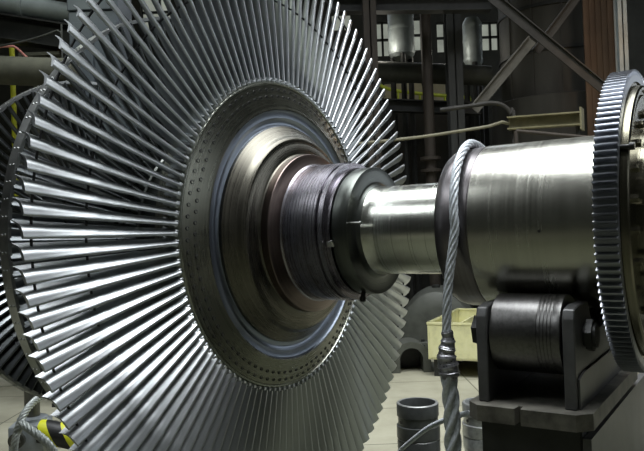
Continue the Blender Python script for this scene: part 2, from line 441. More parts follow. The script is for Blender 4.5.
# toothed gear wheel
NT = 136; RG, RD, GX0, GX1 = .1592, .1532, .4499, .4706
GI = .1465; bm = bmesh.new(); ra, rb = [], []
for k in range(NT):
    for f, r in ((-.40, RD), (-.24, RD), (-.15, RD + .0042), (-.08, RG), (.08, RG), (.15, RD + .0042), (.24, RD), (.40, RD)):
        a = 2 * PI * (k + f) / NT
        ra.append(bm.verts.new((GX0 * S, r * S * math.cos(a), r * S * math.sin(a)))); rb.append(bm.verts.new((GX1 * S, r * S * math.cos(a), r * S * math.sin(a))))
n = len(ra)
ri = [[bm.verts.new((xx * S, GI * S * math.cos(2 * PI * k / n), GI * S * math.sin(2 * PI * k / n))) for k in range(n)] for xx in (GX0, GX1)]
for k in range(n):
    j = (k + 1) % n
    bm.faces.new((ra[k], ra[j], rb[j], rb[k])); bm.faces.new((ra[k], ra[j], ri[0][j], ri[0][k])); bm.faces.new((rb[k], rb[j], ri[1][j], ri[1][k]))
gear = obj('gear_wheel', bm, M['gear'], rotor, smooth=False, label='toothed gear wheel')
bm = lathe(bmesh.new(), P([(GX0, .1465), (GX0 + .001, .09)]), 96); obj('gear_back', bm, M['gearface'], gear)
bm = lathe(bmesh.new(), P([(GX1, .1467), (GX1 - .002, .146), (GX1 - .002, .1425), (GX1 + .006, .1418), (GX1 + .0075, .140), (GX1 + .0075, .137), (GX1 + .004, .1355), (GX1 + .004, .1325), (GX1 + .0065, .131), (GX1 + .0065, .10), (GX1 + .03, .098), (GX1 + .16, .098), (GX1 + .16, 0)]), 160)
gf = obj('gear_face', bm, M['gearface'], gear)
for k in range(24):
    bm = bmesh.new(); lathe(bm, [(0, .016), (.018, .016), (.021, .013), (.021, 0)], 6)
    a = 2 * PI * (k + .3) / 24
    bm.transform(Matrix.Translation(((GX1 + .0065) * S, (.114) * S * math.cos(a), .114 * S * math.sin(a))))
    obj('bolt', bm, M['gearface'], gear)
bm = bmesh.new(); pp = surf_pt(GX1 - .002, .1445, 152)
lathe(bm, [(0, 0), (0, .008), (.035, .008), (.036, .013), (.052, .013), (.052, 0)], 14); bm.transform(Matrix.Translation(pp))
obj('stud', bm, M['dark'], gear)

# ------------------------------------------------------------------ roller stand under the journal
def RS(t, u, z): return Vector((t * S, u * S, z * S))
base = R_(.372, 0, 0); base.z = 0
stand = thing('roller_stand', 'dark steel roller stand carrying the journal beside the gear wheel', 'stand', base, RZ)
OFF = Vector((.372 * S, 0, -H))                                   # rotor frame -> stand frame
def SB(t, u, z): return RS(t, u, z) - OFF
RU, RZZ, RR = .0786, -.1125, .0408
for s in (-1, 1):
    bm = bmesh.new()
    pf = [(.3358, 0), (.3358, .030), (.3362, RR - .001), (.3370, RR)]
    for q in (.384, .3875, .391, .3945, .398): pf += [(q, RR), (q + .0003, RR - .0004), (q + .0009, RR - .0004), (q + .0016, RR)]
    pf += [(.4065, RR), (.4075, RR - .001), (.4075, 0)]
    lathe(bm, P(pf), 72); bm.transform(Matrix.Translation(SB(0, s * RU, RZZ)))
    ro_ = obj('roller', bm, M['roller'], stand)
    bm = bmesh.new(); cyl(bm, SB(.308, s * RU, RZZ), SB(.434, s * RU, RZZ), .012 * S, 20)
    for q in (.428, .311): cyl(bm, SB(q - .003, s * RU, RZZ), SB(q + .003, s * RU, RZZ), .017 * S, 6)
    obj('axle', bm, M['dark'], ro_)
ZB = -.179                                                        # top of the base plate
for t0, t1 in ((.3240, .3350), (.4105, .4220)):
    bm = bmesh.new()
    poly = [(-.122, ZB), (-.122, -.092), (-.117, -.083), (-.100, -.080), (-.060, -.080), (-.040, -.115), (.040, -.115), (.060, -.080), (.100, -.080), (.117, -.083), (.122, -.092), (.122, ZB)]
    prism(bm, poly, t0, t1, lambda a, b_, d: SB(d, a, b_))
    es = [e for e in bm.edges]; bmesh.ops.bevel(bm, geom=es, offset=.004, segments=1, affect='EDGES')
    obj('side_plate', bm, M['plate'], stand, angle=20)
# weld line rib on the outer face of the right plate
bm = bmesh.new()
prism(bm, [(-.118, -.150), (-.10, -.146), (.12, -.146), (.12, ZB), (-.118, ZB)], .4225, .4245, lambda a, b_, d: SB(d, a, b_))
obj('doubler_plate', bm, M['plate'], stand, angle=20)
bm = bmesh.new()
T0, T1, U0, U1 = .3150, .437, -.138, .138
CH = .013
poly = [(T0 + CH, U0), (.366, U0), (.367, U0 + .012), (.371, U0 + .012), (.372, U0), (T1 - CH, U0), (T1, U0 + CH), (T1, U1 - CH), (T1 - CH, U1), (T0 + CH, U1), (T0, U1 - CH), (T0, U0 + CH)]
prism(bm, poly, ZB - .016, ZB, lambda a, b_, d: SB(a, b_, d))
obj('base_plate', bm, M['platetop'], stand, smooth=False)
bm = bmesh.new()
c = SB((T0 + T1) / 2, 0, ZB - .016 - .055)
box(bm, c, ((T1 - T0 - .022) * S, (U1 - U0 - .03) * S, .11 * S), None, .008)
bxo = obj('pedestal_box', bm, M['dark'], stand, angle=20)
bm = bmesh.new()                                                  # right cheek plate of the pedestal
prism(bm, [(-.128, ZB - .024), (.25, ZB - .024), (.25, ZB - .075), (.05, ZB - .20), (-.128, ZB - .20)], T1 - .010, T1 - .002, lambda a, b_, d: SB(d, a, b_))
obj('cheek_plate', bm, M['plate'], bxo, smooth=False)
for ta in (T0 + .025, T1 - .025):
    for ub in (U0 + .035, U1 - .035):
        bm = bmesh.new(); p = SB(ta, ub, 0); zt = H + (ZB - .020 - .11) * S + .01
        box(bm, (p.x, p.y, zt / 2), (.09, .09, zt), None, .006); obj('leg', bm, M['dark'], stand, angle=20)

# ------------------------------------------------------------------ rope sling over the journal
RB = .0185
jr_r = .0954 * S + RB * 1.0
path = []
tf, tt = .2965, .284
zlo = None
def arc(t, deg): a = math.radians(deg); return R_(t, 0, 0) + Ud * (jr_r * math.cos(a)) + Vector((0, 0, jr_r * math.sin(a)))
for d in range(0, 181, 6):
    f = max(0, min(1, (d - 90) / 90)); path.append(arc(tt - (tt - tf) * (f ** .8 if f > 0 else 0), d))
back = R_(tt, 0, 0) + Ud * jr_r
pre = [Vector((back.x, back.y, z)) for z in (.75, 1.1, 1.4, 1.6)]
fr_ = path[-1]
hang = [Vector((fr_.x - dx, fr_.y - dx * .3, fr_.z - d)) for dx, d in ((.012, .08), (.026, .16), (.038, .24), (.045, .32), (.050, .40), (.054, .46))]
bm = rope(bmesh.new(), pre + path[1:] + hang, RB, 6, .26, .012)
sling = obj('wire_rope_sling', bm, M['rope']); tag(sling, 'thick twisted steel wire rope looped over the journal and hanging in front', 'rope')
e0 = hang[-2] + Vector((0, 0, .0)); bot = Vector((e0.x + .012, e0.y, .02))
bm = bmesh.new(); pts = []; rr = []
for k in range(60):
    q = k / 59; pts.append(e0 + Vector((.004 * math.sin(q * 9), 0, -.19 * q)))
    rr.append((.021 + .018 * min(1, q * 1.6)) * (1 + .07 * math.sin(q * 38) + .05 * random.uniform(-1, 1)) if q < .93 else .031)
tube(bm, pts, rr, 20); obj('tape_wrap', bm, M['tape'], sling, label='silver tape wrapping')
e1 = pts[-1] + Vector((0, 0, .02))
bm = rope(bmesh.new(), [e1, e1 + Vector((.006, 0, -.15)), e1 + Vector((.006, 0, -.35)), e1 + Vector((.012, 0, -.6)), Vector((e1.x + .02, e1.y, .05))], .034, 4, .34, .012, 7, .42)
obj('spliced_tail', bm, M['rope'], sling, label='thick doubled rope below the tape')

# thin rope pulled across to the stand
pts = [W(388, 462, 4.4), W(405, 446, 4.2), W(425, 430, 3.9), W(440, 422, 3.6), W(452, 418, 3.4), W(466, 413.5, 3.2), W(482, 411.5, 3.12), W(503, 411, 3.1)]
pts = [Vector((W(370, 480, 5.0).x, 5.0, .03))] + pts
# keep the rope behind the hanging sling and outside the stand
o = obj('wire_rope', rope(bmesh.new(), pts, .0135, 6, .10, .010), M['rope']); tag(o, 'thin silver wire rope crossing in front of the stacked rings to the roller stand', 'rope')

# ------------------------------------------------------------------ machined rings on the floor
def ring_part(name, px, Y, z0, r, h, label, group):
    p = floor_at(px, Y); t = thing(name, label, 'ring', (p.x, p.y, z0), 0, group)
    bm = bmesh.new(); n1 = h * .40
    lathe_z(bm, [(0, r * .80), (0, r * 1.0), (.006, r * 1.03), (h * .36, r * 1.03), (h * .38, r * .95), (h * .62, r * .95), (h * .64, r), (h - .008, r), (h, r * .97), (h, r * .86), (h - .006, r * .84), (.0, r * .80)], 64)
    obj('body', bm, M['cup'], t)
    bm = bmesh.new(); lathe_z(bm, [(h - .004, r * .995), (h + .0015, r * .965), (h + .0015, r * .865), (h - .004, r * .855)], 64); obj('rim', bm, M['cuprim'], t, label='bright worn rim')
    bm = bmesh.new(); a = math.radians(205)
    cyl(bm, (math.cos(a) * r * .93, math.sin(a) * r * .93, h * .5), (math.cos(a) * r * .97, math.sin(a) * r * .97, h * .5), .012, 12); obj('hole', bm, M['wire'], t)
    return t
YC = 5.05
ztop = W(418, 402, YC).z; hh = ztop / 2
ring_part('machined_ring', 413.5, YC, hh + .004, .150, hh - .005, 'black machined ring on top of the stack left of the taped rope', 'black rings left of the rope')
ring_part('machined_ring', 413.5, YC, 0, .152, hh, 'black machined ring at the bottom of the stack left of the taped rope', 'black rings left of the rope')
YC2 = 5.1
zt2 = W(476, 402, YC2).z; h2 = zt2 / 2
t2 = ring_part('machined_ring', 479, YC2, h2 + .004, .150, h2 - .005, 'grey machined ring on top of the stack half hidden by the roller stand', 'grey rings beside the stand')
t3 = ring_part('machined_ring', 479, YC2, 0, .152, h2, 'grey machined ring at the bottom of the stack half hidden by the roller stand', 'grey rings beside the stand')
for t_ in (t2, t3):
    t_.children[0].data.materials[0] = M['cuprim']

# ------------------------------------------------------------------ yellow crates and casing behind
def crate(p, w, dep, h, z0, rz, label, divider=True):
    """origin at the front left bottom corner"""
    t = thing('open_crate', label, 'crate', (p.x, p.y, 0), rz, 'yellow crates')
    tk = .022
    bm = bmesh.new(); box(bm, (w / 2, dep / 2, z0 + tk / 2), (w, dep, tk)); obj('bottom', bm, M['crate'], t, smooth=False)
    for nm, c, s_ in (('end_wall', (tk / 2, dep / 2, h / 2), (tk, dep, h)), ('end_wall', (w - tk / 2, dep / 2, h / 2), (tk, dep, h)),
                     ('side_wall', (w / 2, tk / 2, h / 2), (w - tk * 2, tk, h)), ('side_wall', (w / 2, dep - tk / 2, h / 2), (w - tk * 2, tk, h))):
        bm = bmesh.new(); box(bm, (c[0], c[1], z0 + c[2]), s_, None, .004); box(bm, (c[0], c[1], z0 + h - .015), (s_[0] + .014, s_[1] + .014, .03), None, .004); obj(nm, bm, M['crate'], t, smooth=False)
    if divider:
        bm = bmesh.new(); box(bm, (w * .42, dep * .3, z0 + h * .5), (tk, dep * .56, h * .9)); obj('divider', bm, M['crate'], t, smooth=False)
    for q in (.12, .88):
        bm = bmesh.new(); box(bm, (w * q, dep / 2, z0 / 2), (.10, dep * .94, z0)) ; obj('skid', bm, M['dark'], t, smooth=False)
    return t
YC3 = 8.3
p = W(427, 322, YC3); q_ = W(430, 359, YC3)
RC = math.radians(-25)
cr = crate(p, .86, 1.45, p.z - q_.z, q_.z, RC, 'pale yellow open crate on the floor behind the taped rope')
p2 = W(482, 301, 9.9)
crate(p2, .6, .5, .5, p2.z - .5, RC, 'pale yellow crate farther back, only its corner showing above the roller stand', False)
bm = bmesh.new(); hb = p.z - q_.z - .06; lathe_z(bm, [(0, 0), (0, .15), (.08, .16), (hb - .06, .16), (hb, .14), (hb, .10), (hb - .06, .09), (hb - .06, 0)], 40)
bp = obj('black_bushing', bm, M['cup']); bp.location = Vector((p.x, p.y, q_.z + .022)) + Matrix.Rotation(RC, 3, 'Z') @ Vector((.56, .95, 0)); tag(bp, 'black round bushing sitting inside the yellow crate', 'bushing')

# rounded bearing cover behind the crate
YK = 10.15
cb = floor_at(437, YK); kas = thing('bearing_casing', 'olive grey domed bearing casing with bolted flange behind the lower right blades', 'casing', cb, math.radians(-12))
zf = W(420, 337, YK).z; zt = W(445, 286, YK).z; rk = zt - zf
bm = bmesh.new(); N = 28
sec = [(-.42, .62), (-.40, .80), (-.34, .93), (-.20, 1.0), (.25, 1.0), (.5, .9), (.6, .7)]
rings = []
for y, s_ in sec:
    rings.append([bm.verts.new((rk * .78 * s_ * math.cos(PI * k / N), y, zf + rk * s_ * math.sin(PI * k / N))) for k in range(N + 1)])
for a, b_ in zip(rings, rings[1:]):
    for k in range(N): bm.faces.new((a[k], a[k + 1], b_[k + 1], b_[k]))
bm.faces.new(rings[0]); bm.faces.new(rings[-1][::-1])
obj('cover', bm, M['casing'], kas)
bm = bmesh.new(); box(bm, (0, .05, zf - .045), (rk * 1.75, 1.15, .09), None, .01)
fl = obj('flange', bm, M['casing'], kas, smooth=False)
for k in range(7):
    bm = bmesh.new(); lathe_z(bm, [(0, 0), (0, .03), (.03, .03), (.035, .02), (.035, 0)], 6, (-rk * .8 + rk * 1.6 * k / 6, -.47, zf)); obj('bolt', bm, M['dark'], fl)
bm = bmesh.new(); lathe_z(bm, [(0, 0), (0, .06), (.06, .06), (.07, .03), (.07, 0)], 8, (0, -.15, zt - .03)); obj('lifting_lug', bm, M['dark'], kas)
bm = bmesh.new(); box(bm, (0, .05, (zf - .09) / 2), (rk * 1.6, 1.0, zf - .09), None, .02); obj('pedestal', bm, M['dark'], kas, angle=20)
# arched bearing shell standing on the floor
YA = 8.55
a = floor_at(390, YA); b_ = floor_at(429, YA); w = b_.x - a.x; ht = W(412, 342, YA).z
t = thing('arched_shell', 'dark arched bearing shell on the floor between the blade tips and the yellow crate', 'shell', ((a.x + b_.x) / 2, YA, 0))
ri_ = w * .30
poly = [(w / 2 * math.cos(PI * k / 20), ht - w / 2 + w / 2 * math.sin(PI * k / 20)) for k in range(21)] + [(-w / 2, 0), (-ri_, 0)] + [(-ri_ * math.cos(PI * k / 20), ht * .42 + ri_ * math.sin(PI * k / 20)) for k in range(21)] + [(ri_, 0), (w / 2, 0)]
bm = bmesh.new(); prism(bm, poly, 0, .38, lambda a, b_, d: Vector((a, d, b_))); obj('arch', bm, M['casing'], t, angle=30)
bm = bmesh.new(); box(bm, (0, .39, ht * .36), (w * .92, .03, ht * .72)); obj('added_arch_dark', bm, M['dark'], t, smooth=False)  # dark sheet added to stand for the blackness inside the arch
for s_ in (-1, 1):
    bm = bmesh.new(); box(bm, (s_ * (w / 2 + .03), .19, .03), (.10, .34, .06), None, .008); obj('foot', bm, M['casing'], t, smooth=False)

# ------------------------------------------------------------------ lifting gear at lower left
YL = 5.75
p = floor_at(27, YL)
lb = thing('lifting_beam', 'grey steel lifting block with upright post and black yellow striped bar on the floor', 'lifting beam', p, math.radians(8))
zb = W(27, 421, YL).z
bm = bmesh.new(); bh = .26
box(bm, (.0, 0, zb - bh / 2), (.27, .34, bh), None, .02)
blk = obj('end_block', bm, M['block'], lb, angle=30)
bm = bmesh.new(); lathe_z(bm, [(0, 0), (0, .12), (.02, .12), (.03, .085), (.03, 0)], 32, (-.0, .05, zb)); obj('boss', bm, M['block'], blk)
bm = bmesh.new(); cyl(bm, (-.0, .05, zb + .02), (-.0, .05, zb + .62), .060, 24); obj('post', bm, M['post'], lb)
bm = bmesh.new(); cyl(bm, (-.06, -.165, zb - .10), (-.06, -.215, zb - .10), .062, 24); cyl(bm, (-.06, -.21, zb - .10), (-.06, -.25, zb - .10), .038, 6); obj('bolt', bm, M['post'], blk)
bm = bmesh.new(); cyl(bm, (.0, 0, .0), (.0, 0, zb - bh + .02), .07, 20); lathe_z(bm, [(0, 0), (0, .17), (.03, .17), (.03, 0)], 32); obj('foot', bm, M['post'], lb)
bm = bmesh.new(); tube(bm, [(.10, -.10, zb - .07), (.16, -.11, zb - .075), (.30, -.12, zb - .11), (.5, -.12, zb - .17), (.8, -.12, zb - .28)], .098, 28)
obj('striped_bar', bm, M['hazard'], lb, label='black and yellow hazard striped bar')
c = W(48, 396, YL)
pts = [W(62, 386, YL + .25), W(48, 393, YL + .1), W(36, 400, YL - .1), W(26, 411, YL - .25), W(19, 426, YL - .33), W(15, 442, YL - .36), W(14, 458, YL - .36)]
pts.append(Vector((pts[-1].x, pts[-1].y, .03)))
o = obj('wire_rope', rope(bmesh.new(), pts, .030, 6, .2, .014), M['rope2']); tag(o, 'grey wire rope arching down over the grey lifting block', 'rope')
pts = [W(21, 424, YL - .42), W(28, 428, YL - .44), W(38, 435, YL - .46), W(48, 444, YL - .46), W(55, 454, YL - .44)]
pts = [W(17, 432, YL - .42)] + pts + [Vector((W(62, 475, YL - .4).x, YL - .4, .04))]
o = obj('wire_rope', rope(bmesh.new(), pts, .033, 5, .2, .014), M['rope2']); tag(o, 'grey wire rope running in front of the lifting block below the striped bar', 'rope')

# ------------------------------------------------------------------ hall shell
def struct(name, bm, mat, smooth=False): return obj(name, bm, mat, None, smooth, 'structure')
bm = bmesh.new(); box(bm, (1, 7, -.1), (26, 26, .2)); struct('floor', bm, M['floor'])
bm = bmesh.new(); box(bm, (.2, 1.6, .012), (7.6, 7.0, .024), None, .006); struct('unseen_shade_plate', bm, M['mat'])  # unseen plate added to darken reflections on lower blades and journal
YW = 17.0
wins = [(368, 393, 22, 56), (413, 428, 18, 50), (436, 452, 22, 52), (478, 500, 22, 50), (330, 352, -4, 30), (140, 172, -8, 30)]
bm = bmesh.new()
xs = (-11.9, 13.9); zs = (0, 10.2)
rects = []
for k, (x0, x1, y0, y1) in enumerate(wins):
    a = W(x0, y0, YW); b_ = W(x1, y1, YW); rects.append((a.x, b_.x, b_.z, a.z))
# wall assembled round the openings, column strip by column strip
rs = sorted(rects); xcur = xs[0]
def wb(x0, x1, z0, z1):
    if x1 - x0 > .01 and z1 - z0 > .01: box(bm, ((x0 + x1) / 2, YW + .15, (z0 + z1) / 2), (x1 - x0, .3, z1 - z0))
for (x0, x1, z0, z1) in rs:
    wb(xcur, x0, 0, 10.2); wb(x0, x1, 0, z0); wb(x0, x1, z1, 10.2); xcur = x1
wb(xcur, xs[1], 0, 10.2)
struct('wall_back', bm, M['wall'])
gl = emis('daylit_pane', (.80, .86, .74), .38)
gl2 = emis('added_glow_pane', (.86, .93, 1.0), 3.0)  # glow for the unseen panes added to light the blades
for k, (x0, x1, z0, z1) in enumerate(rs):
    w = struct('window_%d' % (k + 1), (lambda b: (box(b, ((x0 + x1) / 2, YW + .2, (z0 + z1) / 2), (x1 - x0, .04, z1 - z0)), b)[1])(bmesh.new()), gl)
    bm = bmesh.new()
    for q in (0, .6, 1): box(bm, (x0 + (x1 - x0) * q, YW + .12, (z0 + z1) / 2), (.05, .08, z1 - z0))
    for q in (0, .5, 1): box(bm, ((x0 + x1) / 2, YW + .12, z0 + (z1 - z0) * q), (x1 - x0, .08, .05))
    obj('window_frame', bm, M['dark'], w, smooth=False)
bm = bmesh.new(); box(bm, (-12.05, 7, 4.5), (.3, 26, 9)); struct('wall_left', bm, M['wall'])
bm = bmesh.new(); box(bm, (14.05, 7, 4.5), (.3, 26, 9)); struct('wall_right', bm, M['wall'])
for k, (y0, y1) in enumerate(((-3.4, -.4), (.6, 3.6), (4.6, 7.6), (8.6, 11.6), (12.6, 15.6))):  # unseen glowing panes added to brighten the blades' front edges
    w = struct('window_%d' % (k + 7), (lambda b: (box(b, (13.87, (y0 + y1) / 2, 5.9), (.04, y1 - y0, 3.4)), b)[1])(bmesh.new()), gl2)
    bm = bmesh.new()
    for q in (0, .25, .5, .75, 1): box(bm, (13.84, y0 + (y1 - y0) * q, 5.9), (.08, .06, 3.4))
    for q in (0, .33, .66, 1): box(bm, (13.84, (y0 + y1) / 2, 4.2 + 3.4 * q), (.08, y1 - y0, .06))
    obj('window_frame', bm, M['dark'], w, smooth=False)
for k, (x0, x1) in enumerate(((-7.2, -3.4), (-2.8, 1.0), (1.6, 5.4))):  # glowing panes added above the view to brighten upper left blade faces
    w = struct('window_%d' % (k + 12), (lambda b: (box(b, ((x0 + x1) / 2, YW - .02, 8.85), (x1 - x0, .04, 2.2)), b)[1])(bmesh.new()), gl2)
    bm = bmesh.new()
    for q in (0, .25, .5, .75, 1): box(bm, (x0 + (x1 - x0) * q, YW - .06, 8.85), (.06, .08, 2.2))
    for q in (0, .5, 1): box(bm, ((x0 + x1) / 2, YW - .06, 7.75 + 2.2 * q), (x1 - x0, .08, .06))
    obj('window_frame', bm, M['dark'], w, smooth=False)
# raised kerb and dark plinth wall behind the left wheels
kz = W(5, 386, 8.6)
bm = bmesh.new(); box(bm, (-4.2, 8.75, .05), (6.4, .24, .10), None, .01); struct('trim_1', bm, M['kerb'])

bm = bmesh.new(); box(bm, (-4.2, 8.98, .45), (6.4, .20, .90), None, .01); struct('trim_2', bm, M['dark'])

# ------------------------------------------------------------------ background steelwork
def column(px, Y, w, mat, label, ztop=8.0, name='steel_column', roundp=False):
    p = floor_at(px, Y); t = thing(name, label, 'column' if not roundp else 'pipe', p, 0, 'columns behind the rotor')
    bm = bmesh.new()
    if roundp: cyl(bm, (0, 0, .02), (0, 0, ztop), w / 2, 20)
    else: ibeam(bm, (0, 0, .02), (0, 0, ztop), w, w * 1.1, .018, (0, 1, 0))
    obj('stem', bm, mat, t)
    bm = bmesh.new(); box(bm, (0, 0, .015), (w * 2, w * 2, .03)); obj('foot_plate', bm, mat, t, smooth=False)
    if roundp:
        for z in (W(px, 160, Y).z, W(px, 172, Y).z):
            bm = bmesh.new(); lathe_z(bm, [(0, w * .5), (0, w * .95), (.05, w * .95), (.05, w * .5)], 24, (0, 0, z)); obj('flange', bm, mat, t)
    return t
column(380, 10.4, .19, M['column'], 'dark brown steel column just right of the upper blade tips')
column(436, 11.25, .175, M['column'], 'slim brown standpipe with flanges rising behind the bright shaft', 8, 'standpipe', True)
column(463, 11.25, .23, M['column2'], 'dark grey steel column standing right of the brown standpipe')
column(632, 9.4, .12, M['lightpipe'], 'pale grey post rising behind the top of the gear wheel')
def hpipe(x0, x1, y, Y, r, mat, name, label, cat='pipe', y2=None, flanges=(), Y2=None):
    a = W(x0, y, Y); b_ = W(x1, y if y2 is None else y2, Y2 or Y); c = (a + b_) / 2
    t = thing(name, label, cat, c); bm = bmesh.new(); cyl(bm, a - c, b_ - c, r, 28); obj('pipe_run', bm, mat, t)
    d = (b_ - a).normalized()
    for q in flanges:
        p = a.lerp(b_, q) - c; bm = bmesh.new(); cyl(bm, p - d * .03, p + d * .03, r * 1.22, 28); obj('flange', bm, mat, t)
    return t
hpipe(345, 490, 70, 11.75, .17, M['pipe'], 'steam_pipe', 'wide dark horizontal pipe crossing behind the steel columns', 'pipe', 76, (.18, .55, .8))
def vtank(px0, px1, py0, py1, Y, mat, label, group=None):
    a = W((px0 + px1) / 2, py1, Y); r = (W(px1, py1, Y).x - W(px0, py1, Y).x) / 2; h = W(px0, py0, Y).z - a.z
    t = thing('vertical_vessel', label, 'vessel', a, 0, group); bm = bmesh.new()
    lathe_z(bm, [(-.05, 0), (0, r * .8), (.06, r), (h, r), (h + .1, r * .7), (h + .12, 0)], 40); obj('shell', bm, mat, t)
    for q in (.1, .55, .9):
        bm = bmesh.new(); lathe_z(bm, [(0, r * .99), (0, r * 1.03), (.05, r * 1.03), (.05, r * .99)], 40, (0, 0, h * q)); obj('hoop', bm, mat, t)
    bm = bmesh.new()
    for k in range(3):
        an = 2 * PI * k / 3 + .5; cyl(bm, (r * .8 * math.cos(an), r * .8 * math.sin(an), -a.z + .01), (r * .8 * math.cos(an), r * .8 * math.sin(an), .04), .05, 10)
    obj('support_frame', bm, M['dark'], t)
    return t
vtank(389, 415, 8, 58, 12.2, M['lightpipe'], 'pale vertical vessel between the brown column and the standpipe')
vtank(464, 483, 24, 66, 12.6, M['lightpipe'], 'smaller pale vertical vessel right of the grey column')
# big clad tank on the right
a = W(572, 96, 11.0); p = Vector((a.x, 11.6, 0)); r = .92
tk = thing('storage_tank', 'big dark clad tank standing behind the crossed braces', 'tank', p)
bm = bmesh.new(); lathe_z(bm, [(a.z, 0), (a.z, r), (7.5, r), (7.6, 0)], 64); sh = obj('shell', bm, M['tank'], tk)
for z in (W(572, 52, 11).z, W(572, 8, 11).z):
    bm = bmesh.new(); lathe_z(bm, [(z, r * .995), (z, r + .02), (z + .05, r + .02), (z + .05, r * .995)], 64); obj('hoop', bm, M['dark'], sh)
for k in range(6):
    an = math.radians(200 + 28 * k); bm = bmesh.new(); box(bm, (r * math.cos(an), r * math.sin(an), (a.z + 7.5) / 2), (.03, .03, 7.5 - a.z), Matrix.Rotation(an, 3, 'Z')); obj('seam_strip', bm, M['tank'], sh, smooth=False)
bm = bmesh.new(); lathe_z(bm, [(0, 0), (0, r * 1.18), (a.z - .02, r * 1.18), (a.z, r * 1.12), (a.z, 0)], 64); obj('skirt', bm, M['tank'], tk)
# brown ribbed cladding sheet
a = W(586, 92, 10.2); b_ = W(628, 92, 10.2)
bm = bmesh.new()
nn = 14; w = b_.x - a.x
for k in range(nn):
    box(bm, (a.x + w * (k + .5) / nn, 10.2 + (.012 if k % 2 else 0), 3.6), (w / nn, .03, 7.2))
o = seat_world(obj('brown_panel', bm, M['umber'], smooth=False), (a.x + w / 2, 10.2, 0)); tag(o, 'rust brown ribbed steel panel beside the pale post above the gear wheel', 'panel')
# crossed braces
def brace(x0, y0, x1, y1, Y, w, mat, label, Y2=None):
    a = W(x0, y0, Y); b_ = W(x1, y1, Y2 or Y); c = (a + b_) / 2; bm = bmesh.new()
    d = (b_ - a).normalized(); sd = Vector((0, 1, 0)); e = d.cross(sd).normalized(); L = (b_ - a).length
    R = Matrix((e, sd, d)).transposed()
    box(bm, (0, 0, 0), (w, .015, L), R); box(bm, e * (w / 2), (.015, .09, L), R)
    o = obj('diagonal_brace', bm, mat, smooth=False); o.location = c; tag(o, label, 'brace', 'crossed braces in front of the tank'); return o
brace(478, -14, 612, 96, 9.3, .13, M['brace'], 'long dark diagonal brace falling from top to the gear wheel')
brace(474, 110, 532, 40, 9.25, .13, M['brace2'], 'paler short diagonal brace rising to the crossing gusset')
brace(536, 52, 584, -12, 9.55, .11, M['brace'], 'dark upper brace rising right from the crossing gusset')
# horizontal girders overhead
def girder(x0, y0, x1, y1, Y, w, d, mat, label, Y2=None):
    a = W(x0, y0, Y); b_ = W(x1, y1, Y2 or Y); c = (a + b_) / 2; bm = bmesh.new(); ibeam(bm, a - c, b_ - c, w, d, .02, (0, 0, 1))
    o = obj('girder', bm, mat, smooth=False); o.location = c; tag(o, label, 'girder', 'girders in the background'); return o
girder(330, 6, 490, 4, 10.6, .2, .22, M['column2'], 'dark girder along the top edge right of the blades')
girder(345, 104, 480, 109, 11.52, .2, .2, M['dark'], 'dark girder low behind the columns under the lime handrail')
girder(-40, 21.5, 74, 39.5, 8.6, .3, .30, M['dark'], 'deep dark girder between the pale pipe and the lagged pipe')
# tan channel on trestle
a = W(509, 124, 8.6); b_ = W(582, 119, 8.2); c = (a + b_) / 2
t = thing('channel_beam', 'olive tan steel channel with end plate lying behind the journal', 'beam', c)
d = (b_ - a).normalized(); sd = Vector((0, 0, 1)); e = d.cross(sd).normalized(); R = Matrix((e, d, sd)).transposed(); L = (b_ - a).length
bm = bmesh.new(); box(bm, (0, 0, 0), (.02, L, .15), R); box(bm, e * .05 + sd * .07, (.12, L, .018), R); box(bm, e * .05 - sd * .07, (.12, L, .018), R); obj('channel', bm, M['tan'], t, smooth=False)
bm = bmesh.new(); box(bm, b_ - c, (.22, .02, .26), R); obj('end_plate', bm, M['tan'], t, smooth=False)
for q in (.06, .94):
    bm = bmesh.new(); pq = a.lerp(b_, q) - c
    for s in (-1, 1): cyl(bm, pq + Vector((0, 0, -.08)), Vector((pq.x + s * .12, pq.y + .12 * s, -c.z + .01)), .022, 10)
    obj('trestle_leg', bm, M['brace'], t)
a = W(516, 131, 8.0); b_ = W(592, 138, 8.0); c = (a + b_) / 2
bm = bmesh.new(); cyl(bm, a - c, b_ - c, .022, 12); cyl(bm, b_ - c, Vector((b_.x - c.x, 0, -c.z + .01)), .022, 12); cyl(bm, a - c, Vector((a.x - c.x, 0, -c.z + .01)), .022, 12)
o = obj('rod_rail', bm, M['column']); o.location = c; tag(o, 'thin brown rod rail just above the journal below the tan channel', 'rail')
# khaki hose
pts = [W(330, 147, 8.8), W(365, 143, 8.7), W(420, 137, 8.6), W(460, 131, 8.5), W(490, 126, 8.45), W(502, 122, 8.5), W(508, 123.5, 8.565)]
o = obj('hose', tube(bmesh.new(), spline(pts, .06), .02, 10), M['hose']); c = pts[3].copy(); seat_world(o, c); tag(o, 'thin khaki hose strung from the blades to the tan channel', 'hose')
# bent pipe with valve
pts = [W(470, 106, 9.0), W(492, 103, 9.0), W(504, 106, 9.0), W(511, 114, 9.0), W(514, 130, 9.0)]
pts.append(Vector((pts[-1].x, 9.0, .02)))
pts = [W(440, 110, 9.0)] + pts
o = obj('bent_pipe', tube(bmesh.new(), spline(pts, .05), .028, 12), M['brace']); seat_world(o, pts[2]); tag(o, 'small bent grey pipe curving down to the tan channel', 'pipe')
